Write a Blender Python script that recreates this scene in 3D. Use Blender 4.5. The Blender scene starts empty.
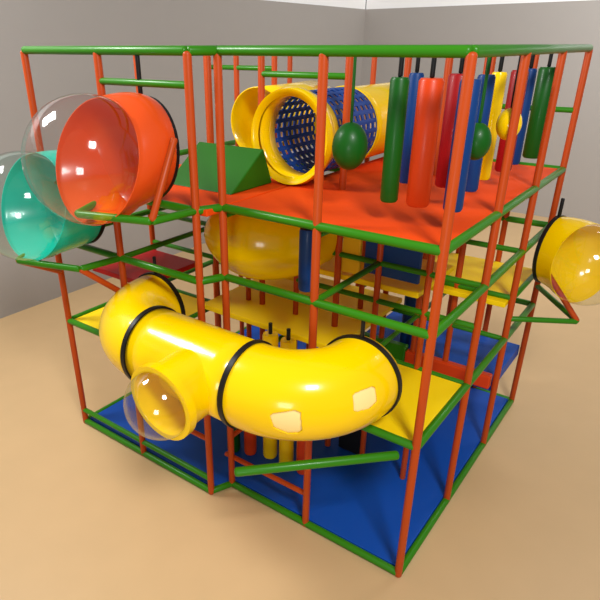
import bpy, bmesh, math
from mathutils import Vector as V, Matrix
S=bpy.context.scene; COL=S.collection
f,px,py,pit,yaw,cx,cy,h,roll=571.97,263.66,323.17,.4529,.6493,1.0474,-3.0584,3.6322,-.0031
x1,x2,xA,x3,x4,J,by,z1,zm,z2=.841,1.6407,1.7267,2.6111,3.5212,.1894,.975,1.2135,2.0495,2.5829
Rm=Matrix.Rotation(yaw,3,'Z')@Matrix.Rotation(math.pi/2-pit,3,'X')@Matrix.Rotation(roll,3,'Z')
WX,WY,WH=6.677,11.345,4.415
ZT=3.6
# ---------- materials ----------
def pmat(n,c,rough=.28,coat=.3,noise=.0):
    m=bpy.data.materials.new(n); m.use_nodes=True; nt=m.node_tree; b=nt.nodes['Principled BSDF']
    b.inputs['Roughness'].default_value=rough; b.inputs['Coat Weight'].default_value=coat; b.inputs['Coat Roughness'].default_value=.08
    b.inputs['Specular IOR Level'].default_value=.25
    tc=nt.nodes.new('ShaderNodeTexCoord'); nz=nt.nodes.new('ShaderNodeTexNoise'); nz.inputs['Scale'].default_value=3
    mr=nt.nodes.new('ShaderNodeMapRange'); mr.inputs['To Min'].default_value=1-noise; mr.inputs['To Max'].default_value=1+noise
    mx=nt.nodes.new('ShaderNodeVectorMath'); mx.operation='SCALE'; mx.inputs[0].default_value=c
    nt.links.new(tc.outputs['Object'],nz.inputs['Vector']); nt.links.new(nz.outputs['Fac'],mr.inputs['Value'])
    nt.links.new(mr.outputs['Result'],mx.inputs['Scale']); nt.links.new(mx.outputs['Vector'],b.inputs['Base Color'])
    return m
def lin(r,g,b): return tuple(((v/255)/12.92 if v/255<=.04045 else ((v/255+.055)/1.055)**2.4) for v in (r,g,b))
M=dict(orange=pmat('orange_paint',lin(184,70,18),.4,.0),green=pmat('green_paint',lin(48,122,12),.35,.05),
 deck_orange=pmat('orange_vinyl',lin(232,72,0),.65,.0),yellow=pmat('yellow_plastic',lin(253,208,0),.2,.3),
 deck_yellow=pmat('yellow_vinyl',lin(255,218,4),.5,.0),blue=pmat('blue_vinyl',lin(6,74,168),.5,.0),
 navy=pmat('dark_blue_vinyl',lin(10,56,116),.45,.05),red=pmat('dark_red_vinyl',lin(150,8,14),.45,.05),
 panelred=pmat('red_vinyl',lin(176,12,16),.45,.05),
 bagorange=pmat('orange_red_vinyl',lin(208,62,14),.4,.05),dgreen=pmat('dark_green_vinyl',lin(16,84,16),.4,.05),
 mesh=pmat('blue_mesh',lin(14,62,140),.45,.05),
 black=pmat('black_rubber',(.008,.008,.008),.4,.0),teal=pmat('teal_plastic',lin(30,184,158),.25,.2),
 port=pmat('orange_plastic',lin(220,78,24),.25,.2),lit_inside=pmat('lit_inside_yellow',lin(255,228,150),.4,.0),  # pale yellow stands in for the light inside the front tube
 shaded=pmat('shaded_yellow_vinyl',lin(225,180,20),.5,.0),wedge=pmat('green_vinyl',lin(32,98,6),.5,.0),  # narrow panel's yellow has its shadow mixed into the colour
 white=pmat('backdrop_white',lin(250,250,250),.8,0),
 wall=pmat('grey_wall_paint',lin(168,163,158),.8,0,.015),floor=pmat('tan_floor',lin(206,172,126),.35,.0,.04))
g=bpy.data.materials.new('clear_acrylic'); g.use_nodes=True; nt=g.node_tree; nt.nodes.clear()
o_=nt.nodes.new('ShaderNodeOutputMaterial'); mxs=nt.nodes.new('ShaderNodeMixShader'); tr=nt.nodes.new('ShaderNodeBsdfTransparent'); gl=nt.nodes.new('ShaderNodeBsdfGlossy'); fr=nt.nodes.new('ShaderNodeFresnel')
geo=nt.nodes.new('ShaderNodeNewGeometry'); ma=nt.nodes.new('ShaderNodeMath'); ma.operation='MULTIPLY_ADD'
ior=1.75; ma.inputs[1].default_value=1/ior-ior; ma.inputs[2].default_value=ior
nt.links.new(geo.outputs['Backfacing'],ma.inputs[0]); nt.links.new(ma.outputs[0],fr.inputs['IOR'])
mu=nt.nodes.new('ShaderNodeMath'); mu.operation='MULTIPLY_ADD'; mu.inputs[1].default_value=.95; mu.inputs[2].default_value=.02; nt.links.new(fr.outputs[0],mu.inputs[0])
gl.inputs['Roughness'].default_value=.08; tr.inputs['Color'].default_value=(.93,.96,.95,1)
nt.links.new(mu.outputs[0],mxs.inputs[0]); nt.links.new(tr.outputs[0],mxs.inputs[1]); nt.links.new(gl.outputs[0],mxs.inputs[2]); nt.links.new(mxs.outputs[0],o_.inputs[0])
M['clear']=g
# ---------- helpers ----------
def W(X,Y,Z): return V((-X,Y,Z))
def root(o):
    l=V((0,0,0))
    while o is not None: l+=o.location; o=o.parent
    return l
def obj(name,vf,m,parent=None,smooth=True,loc=None,bevel=0,solid=0):
    vs,fs=vf
    o=bpy.data.objects.new(name,bpy.data.meshes.new(name)); COL.objects.link(o)
    if parent is not None: o.parent=parent; off=root(parent)
    else:
        off=V(loc) if loc is not None else V((0,0,0)); o.location=off
    o.data.from_pydata([tuple(V(v)-off) for v in vs],[],fs); o.data.materials.append(M[m]); o.data.update()
    b=bmesh.new(); b.from_mesh(o.data); bmesh.ops.recalc_face_normals(b,faces=b.faces); b.to_mesh(o.data); b.free()
    if smooth:
        for p in o.data.polygons: p.use_smooth=True
        o.data.set_sharp_from_angle(angle=math.radians(45))
    if bevel:
        md=o.modifiers.new('bevel','BEVEL'); md.width=bevel; md.segments=2
    if solid:
        md=o.modifiers.new('solid','SOLIDIFY'); md.thickness=solid; md.offset=-1
    return o
def tag(o,label,cat,group=None):
    o['label']=label; o['category']=cat
    if group: o['group']=group
    return o
def thing(name,label,cat,loc,group=None):
    o=bpy.data.objects.new(name,None); COL.objects.link(o); o.location=loc; o.empty_display_size=.1
    return tag(o,label,cat,group)
def frames(pts):
    pts=[V(p) for p in pts]; n=len(pts); T=[]
    for i in range(n):
        a=pts[max(i-1,0)]; b=pts[min(i+1,n-1)]; T.append((b-a).normalized())
    u=T[0].cross(V((0,0,1)))
    if u.length<.05: u=V((1,0,0))
    u.normalize(); U=[u]
    for i in range(1,n):
        u=U[-1]-T[i]*U[-1].dot(T[i]); U.append(u.normalized())
    return pts,T,U
def inside(q,x,y):
    s=None
    for i in range(len(q)):
        a=q[i];b=q[(i+1)%len(q)]; c=(b[0]-a[0])*(y-a[1])-(b[1]-a[1])*(x-a[0])
        if s is None: s=c>0
        elif (c>0)!=s: return False
    return True
def sweep(pts,rad,seg=32,cap=False,hole=None):
    pts,T,U=frames(pts); n=len(pts)
    if not hasattr(rad,'__len__'): rad=[rad]*n
    vs=[];fs=[]
    for p,t,u,r in zip(pts,T,U,rad):
        v=t.cross(u)
        for k in range(seg):
            a=2*math.pi*k/seg; vs.append(p+u*(r*math.cos(a))+v*(r*math.sin(a)))
    for i in range(n-1):
        for k in range(seg):
            k2=(k+1)%seg
            if hole:
                ang=((k+.5)*360/seg+180)%360-180
                if -40<ang<40 and any(inside(q,i+.5,ang) for q in hole): continue
            fs.append((i*seg+k,i*seg+k2,(i+1)*seg+k2,(i+1)*seg+k))
    if cap: fs.append(tuple(range(seg))[::-1]); fs.append(tuple((n-1)*seg+k for k in range(seg)))
    return vs,fs
def patch(pts,r,a0,a1,na=10):
    pts,T,U=frames(pts); vs=[];fs=[]
    for p,t,u in zip(pts,T,U):
        v=t.cross(u)
        for k in range(na+1):
            a=math.radians(a0+(a1-a0)*k/na); vs.append(p+u*(r*math.cos(a))+v*(r*math.sin(a)))
    w=na+1
    for i in range(len(pts)-1):
        for k in range(na): fs.append((i*w+k,i*w+k+1,(i+1)*w+k+1,(i+1)*w+k))
    return vs,fs
def spline(ps,n=6):
    ps=[V(p) for p in ps]; out=[]
    for i in range(len(ps)-1):
        a=ps[max(i-1,0)];b=ps[i];c=ps[i+1];d=ps[min(i+2,len(ps)-1)]
        for k in range(n):
            t=k/n; out.append(.5*((2*b)+(c-a)*t+(2*a-5*b+4*c-d)*t*t+(3*b-a-3*c+d)*t**3))
    return out+[ps[-1]]
def rod(a,b,r,seg=14):
    a=V(a);b=V(b);t=(b-a).normalized()
    pts=[a+t*(r*.6*k) for k in (0,.15,.45,1)]; rad=[r*k for k in (.3,.65,.9,1)]
    pts+= [b-t*(r*.6*k) for k in (1,.45,.15,0)]; rad+=rad[::-1]
    return sweep(pts,rad,seg,True)
def ring(c,ax,r,seg):
    ax=V(ax).normalized(); u=ax.cross(V((0,0,1)))
    if u.length<.05: u=V((1,0,0))
    u.normalize(); v=ax.cross(u)
    return [V(c)+u*(r*math.cos(2*math.pi*k/seg))+v*(r*math.sin(2*math.pi*k/seg)) for k in range(seg)]
def loft(rings):
    seg=len(rings[0]); vs=[p for R_ in rings for p in R_]; fs=[]
    for i in range(len(rings)-1):
        for k in range(seg):
            k2=(k+1)%seg; fs.append((i*seg+k,i*seg+k2,(i+1)*seg+k2,(i+1)*seg+k))
    return vs,fs
def lathe(prof,origin,axis,seg=48):
    axis=V(axis).normalized(); origin=V(origin)
    return loft([ring(origin+axis*z,axis,r,seg) for r,z in prof])
def ringprof(r0,r1,w): return [(r0,-w/2),(r1,-w/2),(r1,w/2),(r0,w/2),(r0,-w/2)]
def boxv(X0,X1,Y0,Y1,z0,z1):
    return ([W(x,y,z) for x in(X0,X1) for y in(Y0,Y1) for z in(z0,z1)],[(0,1,3,2),(4,6,7,5),(0,4,5,1),(2,3,7,6),(0,2,6,4),(1,5,7,3)])
def poly(ptsXY,z0,z1):
    n=len(ptsXY); vs=[W(x,y,z0) for x,y in ptsXY]+[W(x,y,z1) for x,y in ptsXY]
    return vs,[tuple(range(n)),tuple(range(n,2*n))]+[(i,(i+1)%n,n+(i+1)%n,n+i) for i in range(n)]
def arc(c,r,a0,a1,n,z):
    return [W(c[0]+r*math.cos(math.radians(a0+(a1-a0)*k/n)),c[1]+r*math.sin(math.radians(a0+(a1-a0)*k/n)),z) for k in range(n+1)]
# ---------- room ----------
for n,b,m in [('floor',boxv(-9,WX,-8,WY,-.1,0),'floor'),('wall_left',boxv(WX,WX+.15,-8,WY,0,WH),'wall'),('wall_back',boxv(-9,WX,WY,WY+.15,0,WH),'wall'),
  ('backdrop_band_1',boxv(WX+.02,WX+.15,-8,WY,WH,WH+1.2),'white'),('backdrop_band_2',boxv(-9,WX,WY+.02,WY+.15,WH,WH+1.2),'white')]:  # white bands stand in for the bright background above the walls
    o=obj(n,b,m,smooth=False); o['kind']='structure'
# ---------- frame ----------
x0=0; y1,y2,y3=by,2*by,3*by
fr=thing('play_frame','tall steel tube climbing frame of orange posts and green rails','play frame',(0,0,0))
R=.029
def post(X,Y,z0=0,zt=ZT,r=R): obj('post',rod(W(X,Y,z0),W(X,Y,zt),r),'orange',fr)
def rail(a,b,r=.03): obj('rail',rod(W(*a),W(*b),r),'green',fr)
def brace(a,b,r=.025): obj('brace',rod(W(*a),W(*b),r),'orange',fr)
for X,Y in [(x0,0),(x1,0),(x2,0),(xA,-J),(x3,-J),(x4,-J),(x0,y1),(x0,y2),(x0,y3),(x4,y1),(x4,y2),(x4,y3),(x3,y3),(x2+.38,y3),(x1,y3),(x1,y2),(x3,y1),(x3,y2),(2.03,y1),(1.22,y1),(1.2,y2),(.42,y3),(1.22,y3),(.5,y2),(3.1,y3),(2.3,y3),(3.1,y2)]: post(X,Y)
for X,Y in [(x1,y1),(x2,y2),(x2,y1),(.42,y1),(2.1,y2),(2.2,y1),(1.22,1.45),(.6,1.45)]: post(X,Y,0,2.5,.026)
for z in (.03,z1,zm,z2,ZT):
    rail((x2,0,z),(x0,0,z)); rail((x4,-J,z),(xA,-J,z)); rail((xA,-J,z),(x2,0,z))
    rail((0,0,z),(0,y3,z)); rail((0,y3,z),(x4,y3,z)); rail((x4,-J,z),(x4,y3,z))
for z in (z1,zm,z2-.06):
    rail((0,y1,z),(x4,y1,z),.024); rail((0,y2,z),(x4,y2,z),.024)
for X,ya in ((x1,0),(x2,0),(x3,-J)):
    for z in (z1,z2-.06): rail((X,ya,z),(X,y3,z),.024)
rail((x3,-J,zm),(x3,y1,zm),.024); rail((x1,0,zm),(x1,y1,zm),.024)
rail((0,y2,1.62),(x2,y2,1.62),.024); rail((0,y2,1.62),(0,y3,1.62),.024); rail((x2,y1,1.72),(0,y1,1.72),.024); rail((x4,y1,1.72),(x3,y1,1.72),.024)
rail((x3,-J,3.4),(xA,-J,3.4),.024); rail((2.03,y1,3.42),(1.22,y1,3.42),.024); rail((x4,y3,3.1),(0,y3,3.1),.024); rail((x4,y2,3.42),(x3,y2,3.42),.024)
rail((x4,-J-.0,.17),(xA,-J,.17),.026)
brace((x2,.0,.55),(x2,y1,.55),.022); brace((xA,0.02,.32),(x1,.02,.32),.022); brace((x3,-J,.6),(xA,-J,.6),.022)
for (xa,xb,z) in ((xA,x3,z2),(x3,x4,zm)):
    a=(xa,-J,z); b=(xa+.05,-J-.37,z); c=(xb-.28,-J-.55,z); d=(xb,-J,z)
    rail(a,b,.027); rail(b,c,.027); rail(c,d,.027)
brace((xA+.05,-J-.37,z2),(xA+.08,-J-.08,3.08)); brace((x3+.05,-J-.37,zm),(x3,-J,1.72)); brace((x4-.28,-J-.55,zm),(x4,-J,1.72))
rail((.1,-.03,1.12),(.9,-.82,1.10),.032)
rail((0,y2,1.42),(-.5,2.3,1.40),.025); rail((-.5,2.3,1.40),(0,y3,1.42),.025); brace((-.5,2.3,1.4),(-.12,2.3,1.85))
# ---------- decks ----------
def deck(name,label,pts,z,m,t=.05,cat='platform'):
    cx_=sum(p[0] for p in pts)/len(pts); cy_=sum(p[1] for p in pts)/len(pts)
    return tag(obj(name,poly(pts,z-t,z),m,smooth=False,loc=W(cx_,cy_,z-t),bevel=.008),label,cat)
def rect(a,b,c,d): return [(a,c),(b,c),(b,d),(a,d)]
deck('floor_mat','blue padded mat covering the ground inside the frame',[(.03,.03),(x2,.03),(xA,-J+.03),(x4-.03,-J+.03),(x4-.03,y3-.03),(.03,y3-.03)],.055,'blue',.05,'mat')
deck('platform','large orange top deck under the hanging bags',rect(.03,x2-.01,.03,y3-.03),z2+.01,'deck_orange')
deck('platform','orange top deck holding the green wedge, behind the orange bubble pod',rect(x2+.01,x4-.03,-J+.03,y1),z2+.01,'deck_orange')
deck('platform','yellow deck at the near front corner beside the end of the front tube',rect(.03,x1-.03,.03,y1-.03),z1+.01,'deck_yellow')
deck('platform','low yellow deck in the middle of the frame under the curved slide tube',rect(1.0,2.5,.62,y2-.03),z1+.16,'deck_yellow')
deck('platform','yellow step deck just above the rear left part of the low middle deck',rect(1.75,2.5,1.2,y2-.03),z1+.42,'deck_yellow')
deck('platform','yellow deck at the left corner of the frame',rect(x3+.03,x4-.03,-J+.03,y1-.03),z1+.01,'deck_yellow')
deck('platform','raised yellow deck in the middle beside the dark blue panel',rect(.5,1.65,y1+.03,1.8),1.86,'deck_yellow')
deck('platform','yellow deck at the back right leading to the yellow bubble pod',rect(.03,x1+.2,y2-.1,y3-.03),1.6,'deck_yellow')
deck('platform','small dark red deck behind the teal bubble pod',rect(x3+.03,x4-.15,.05,.75),1.74,'panelred')
deck('platform','raised blue padded deck at the back right above the floor mat',rect(.03,1.5,y2+.03,y3-.03),.74,'blue',.12)
tag(obj('foam_beam',boxv(.04,.9,y2-.06,y2+.03,.68,.82),'bagorange',smooth=False,loc=W(.25,y2,.66),bevel=.015),'orange foam beam on the edge of the raised blue deck','beam')
tag(obj('foam_beam',boxv(.9,1.5,y2-.06,y2+.03,.68,.86),'green',smooth=False,loc=W(1.2,y2,.66),bevel=.015),'green foam beam next to the orange beam on the raised blue deck','beam')
tag(obj('safety_panel',boxv(.5,.98,y1-.0,y1+.04,1.94,2.5),'navy',smooth=False,loc=W(.7,y1,1.94),bevel=.01),'dark blue panel hung under the orange top deck','panel')
tag(obj('safety_panel',boxv(1.02,1.19,y1-.0,y1+.04,1.9,2.5),'shaded',smooth=False,loc=W(1.07,y1,1.9),bevel=.01),'narrow mustard yellow panel beside the dark blue panel','panel')  # shadowed yellow panel, the shade is put into its colour
tag(obj('dark_block',boxv(.88,1.12,1.0,1.12,.06,.42),'black',smooth=False,loc=W(1,1.05,.06),bevel=.015),'black block standing in for the dark opening below the front tube','block')  # added in place of the dark opening under the front tube
# ---------- bubbles ----------
def dome(o,ax,r,depth=1.0):
    prof=[]
    for k in range(0,26):
        a=math.radians(-8+ (98-.6)*k/25); prof.append((r*math.cos(a),r*math.sin(a)*depth))
    return lathe(prof[::-1],o,ax)
def bubble(name,label,O,ax,Fc,fax,r,rf,m,bd=.26,pw=1.0,hl=.17):
    O=V(O); ax=V(ax).normalized(); c=V(Fc); fax=V(fax).normalized(); t=thing(name,label,'bubble window',c)
    obj('flange',lathe(ringprof(rf*.9,rf*1.06,.035),c,fax),'black',t)
    rings=[]
    for k in range(13):
        q=k/12; L=(O-c).length
        p=(c-fax*.02)*(1-q)**2+(c+fax*(L*.45))*(2*q*(1-q))+O*q*q
        rings.append(ring(p,fax.lerp(ax,q),rf+(r-rf)*q**pw,64))
    rings.append(ring(O+ax*.006,ax,r*1.0,64)); rings.append(ring(O+ax*.006,ax,r*.985,64))
    for k in range(1,19):
        a=math.radians(90*k/18); rings.append(ring(O-ax*(bd*math.sin(a)),ax,max(.001,r*.97*math.cos(a)**.8),64))
    obj('port',loft(rings),m,t)
    obj('clear_dome',dome(O+ax*(.12*r),ax,r*1.0),'clear',t)
    up=V((0,0,1))
    obj('hanger',rod(c+up*(rf*1.02),c+up*(rf*1.02+hl),.016),'black',t)
    return t
bubble('bubble_window','large orange bubble pod with clear dome on the upper left front',W(2.29,-J-.37,2.91),(.02,-.93,.3),W(2.19,-J,2.96),(-.1,-1,0.1),.43,.34,'port',.36,.6,.3)
bubble('bubble_window','teal bubble pod with clear dome, lower and left of the orange pod',W(3.18,-J-.37,2.46),(.02,-.93,.3),W(3.06,-J,2.48),(-.1,-1,.1),.43,.36,'teal',.36,.6)
bubble('bubble_window','yellow bubble pod with clear dome sticking out of the right side',W(-.42,2.43,1.89),(1,-.72,.1),W(-.12,2.55,1.93),(1,-.2,0),.355,.30,'yellow',.28,.8)
# ---------- front crawl tube ----------
TZ=1.59; TY=-.52; r=.295
XA_,XB_=1.92,1.0
t=thing('crawl_tube','fat yellow crawl tube curving along the lower front with black joint bands','crawl tube',W(1.5,TY,TZ))
left=[W(XA_+.5,.0,TZ)]+arc((XA_,TY+.5),.5,0,-90,20,TZ)
obj('elbow',sweep(left,r,64),'yellow',t,solid=.012)
mid=[W(XA_-(XA_-XB_)*k/6,TY,TZ) for k in range(7)]
tee=obj('tee_section',sweep(mid,r,64),'yellow',t,solid=.012)
NS=2.6
right=[W(XB_-.01*k,TY,TZ) for k in range(3)]+arc((.96,TY+.5),.5,-90,-180,260,TZ)+[W(.46,.05,TZ)]
H=[[(26,-5),(28,-9),(38,-15),(41,-12),(42,15),(40,20),(35,22),(28,13)],[(68,-25),(70,-28),(81,-29),(83,-26),(83,-7),(78,-1),(70,-3),(68,-6)]]
H=[[(a*NS,b) for a,b in q] for q in H]
relb=obj('elbow',sweep(right,r,440,hole=H),'yellow',t,solid=.01)
for q in H:
    i0=int(min(a for a,b in q))-10; i1=int(max(a for a,b in q))+12; a0=min(b for a,b in q)-6; a1=max(b for a,b in q)+6
    obj('window',patch(right[i0:i1],r-.013,a0,a1),'lit_inside',relb)  # pane added behind the cut-out, its pale colour imitates the lit tube interior
bc=W(1.34,TY,TZ); bd=V((0,-1,-.05)).normalized(); br=.24
obj('branch',lathe([(br,.1),(br,.42),(br*1.12,.44),(br*1.12,.5),(br*.96,.5),(br*.92,.42),(br*.92,.22)],bc,bd),'yellow',tee)
obj('clear_dome',dome(bc+bd*.48,bd,br*1.0),'clear',tee)
def band(c,ax): obj('joint_band',lathe(ringprof(r*.98,r*1.05,.035),c,ax),'black',t)
band(W(XA_,TY,TZ),(1,0,0)); band(W(XB_,TY,TZ),(1,0,0)); band(W(XA_+.5,.0,TZ),(0,1,0)); band(W(.46,.0,TZ),(0,1,0))
for X,Y in ((XA_+.5,.0),(.46,.0)): obj('hanger',rod(W(X,Y,TZ+r*1.03),W(X,Y,zm),.014),'black',t)
# ---------- slide tube under top deck ----------
t=thing('tube_slide','yellow curved slide tube dropping below the orange top deck','slide',W(1.7,.7,2.2))
sp=spline([W(2.2,.48,2.3),W(2.02,.52,2.22),W(1.86,.58,2.18),W(1.72,.66,2.17),W(1.62,.78,2.18),W(1.58,.92,2.2),W(1.58,1.05,2.2)])
n_=len(sp); rads=[max(.02,.35*math.sqrt(max(0,1-(1-min(1,i/16))**2))) for i in range(n_)]
obj('slide_tube',sweep(sp,rads,56,True),'yellow',t)
# ---------- upper tunnel ----------
TX=1.64; TZ2=2.97; tr_=.325
t=thing('tunnel','upper crawl tunnel with yellow ends and a blue mesh middle','tunnel',W(TX,.85,TZ2))
obj('entry_ring',lathe([(tr_*.95,0),(tr_*1.12,-.02),(tr_*1.15,.03),(tr_*1.13,.09),(tr_*1.02,.12)],W(TX,.82,TZ2),(0,1,0)),'yellow',t,solid=.01)
obj('tunnel_section',sweep([W(TX,.86+.1*k,TZ2) for k in range(3)],tr_,48),'yellow',t,solid=.012)
def lattice(ya,yb,na,nl,r):
    vs,fs=[],[]
    for j in range(nl+1):
        for k in range(na):
            a=2*math.pi*k/na; vs.append(W(TX+r*math.cos(a),ya+(yb-ya)*j/nl,TZ2+r*math.sin(a)))
    for j in range(nl):
        for k in range(na): fs.append((j*na+k,j*na+(k+1)%na,(j+1)*na+(k+1)%na,(j+1)*na+k))
    me=bpy.data.meshes.new('x'); me.from_pydata([tuple(v) for v in vs],[],fs); b=bmesh.new(); b.from_mesh(me)
    ff=list(b.faces); bmesh.ops.inset_individual(b,faces=ff,thickness=.0265)
    bmesh.ops.delete(b,geom=ff,context='FACES')
    b.verts.index_update(); out=([v.co.copy() for v in b.verts],[tuple(v.index for v in f_.verts) for f_ in b.faces]); b.free(); return out
obj('mesh_section',lattice(1.05,1.7,26,8,tr_*1.02),'mesh',t,smooth=False,solid=.012)
obj('tunnel_section',sweep([W(TX,1.7+.1*k,TZ2) for k in range(15)],tr_,48),'yellow',t,solid=.012)
obj('joint_band',lathe(ringprof(tr_*.98,tr_*1.05,.035),W(TX,1.7,TZ2),(0,1,0)),'yellow',t)
t=thing('crawl_tube','yellow tube left of the mesh tunnel on the top deck','crawl tube',W(2.4,2.0,2.99))
obj('tube_section',sweep([W(2.4,1.4,2.97),W(2.41,1.7,2.97),W(2.45,2.1,2.97),W(2.57,2.6,2.97)],.32,40),'yellow',t,solid=.012)
# ---------- wedge ----------
wz=z2+.012
vs=[W(1.8,.28,wz),W(2.5,.28,wz),W(2.5,.82,wz),W(1.8,.82,wz),W(1.8,.7,wz+.29),W(2.5,.7,wz+.29)]
tag(obj('foam_wedge',(vs,[(0,1,2,3),(0,1,5,4),(3,2,5,4),(0,3,4),(1,2,5)]),'wedge',smooth=False,loc=W(2.2,.45,wz),bevel=.01),'green triangular foam wedge on the orange top deck','wedge')
# ---------- bags ----------
def bag(X,Y,m,label,r,z0=2.73,z1_=3.46):
    t=thing('punching_bag',label,'punching bag',W(X,Y,z0),'hanging bags on the top deck')
    c=W(X,Y,z0); Hh=z1_-z0
    obj('bag_body',lathe([(.001,0),(r*.85,0),(r,.015),(r,Hh-.015),(r*.85,Hh),(.001,Hh)],c,(0,0,1),28),m,t)
    obj('strap',rod(W(X,Y,z1_),W(X,Y,ZT),.015,8),'black',t)
for X,Y,m,l,r_ in [(.51,.32,'dgreen','green hanging bag nearest the front, left of the orange bag',.056),
 (.32,.33,'bagorange','thick orange bag between green and blue bags in the front row',.072),
 (.1,.34,'navy','blue hanging bag right of the orange bag in the front row',.058),
 (.38,.95,'red','dark red hanging bag just behind the orange bag',.075),(.2,.92,'navy','blue hanging bag behind the front blue bag',.055),
 (.66,.9,'navy','blue hanging bag between the front green and orange bags, behind them',.05),
 (.25,1.35,'yellow','yellow hanging bag, the only yellow cylinder at the right',.052),(.22,1.74,'red','red hanging bag behind the yellow ball, right of the yellow bag',.062),
 (.24,2.1,'navy','blue hanging bag between the red bag and the green corner bag',.05),(.2,2.5,'dgreen','green hanging bag at the far right back corner',.075),
 ]: bag(X,Y,m,l,r_)
def ball(X,Y,Z,r,m,label,st=1.15):
    t=thing('hanging_ball',label,'hanging ball',W(X,Y,Z),'hanging balls on the top deck')
    obj('ball',lathe([(max(.001,r*math.sin(math.pi*k/18)),-r*st*math.cos(math.pi*k/18)) for k in range(19)],W(X,Y,Z),(0,0,1),32),m,t)
    obj('strap',rod(W(X,Y,Z+r*st),W(X,Y,ZT),.01,8),'dgreen' if m=='dgreen' else 'black',t)
ball(.82,.33,3.04,.115,'dgreen','large green ball hanging in front of the mesh tunnel',1.3)
ball(.1,.6,3.1,.085,'dgreen','smaller green ball hanging among the bags',1.3)
ball(.05,1.05,3.16,.08,'yellow','yellow ball hanging near the yellow bag',1.25)
# ---------- rollers ----------
def roller(X,Y,m,label,z0=.06,zt=1.2,r=.055,grp='upright padded rollers behind the front tube'):
    t=thing('padded_roller',label,'roller',W(X,Y,z0),grp); Hh=zt-z0
    obj('roller_body',lathe([(.001,0),(r*.9,0),(r,.02),(r,Hh-.02),(r*.9,Hh),(.001,Hh)],W(X,Y,z0),(0,0,1),28),m,t)
    obj('stem',lathe([(.001,Hh),(r*.25,Hh),(r*.25,Hh+.1),(.001,Hh+.1)],W(X,Y,z0),(0,0,1),20),'black',t)
roller(1.39,.5,'yellow','front yellow upright roller under the front tube',zt=1.38,r=.07); roller(1.58,.5,'yellow','second yellow upright roller, left of the front yellow roller',zt=1.38,r=.07)
roller(1.2,.5,'bagorange','orange upright roller right of the yellow rollers',r=.065); roller(1.76,.42,'bagorange','orange upright roller left of the yellow rollers',r=.06); roller(1.92,.36,'dgreen','green upright roller, leftmost of the rollers',r=.065)
roller(1.0,y2+.2,'navy','blue padded column under the middle deck',.75,1.5,.07,None)
roller(1.1,.3,'navy','blue hanging roller under the orange top deck',1.98,2.45,.062,None)
# ---------- light ----------
def area(n,loc,tgt,size,e):
    l=bpy.data.lights.new(n,'AREA'); l.size=size; l.energy=e; o=bpy.data.objects.new(n,l); COL.objects.link(o); o.location=loc
    o.rotation_euler=(V(tgt)-V(loc)).to_track_quat('-Z','Y').to_euler()
area('key_light',(3.5,-3.5,7.5),(-1,1,1),1.4,480); area('fill_light',(-5.5,-2.0,6.5),(-2,1,1),1.4,330); area('back_light',(2,7,8),(0,11,3.5),3,540); area('front_light',(2.0,-6.5,2.2),(-1.2,1,1.4),1.5,85)
w=bpy.data.worlds.new('world'); S.world=w; w.use_nodes=True; w.node_tree.nodes['Background'].inputs[1].default_value=.26; w.node_tree.nodes['Background'].inputs[0].default_value=(1,1,1,1)
S.view_settings.view_transform='Standard'
cd=bpy.data.cameras.new('camera'); co=bpy.data.objects.new('camera',cd); COL.objects.link(co)
co.matrix_world=Matrix.Translation((cx,cy,h))@Rm.to_4x4(); cd.sensor_width=36; cd.lens=f/600*36
cd.shift_x=(300-px)/600; cd.shift_y=(py-300)/600
S.camera=co
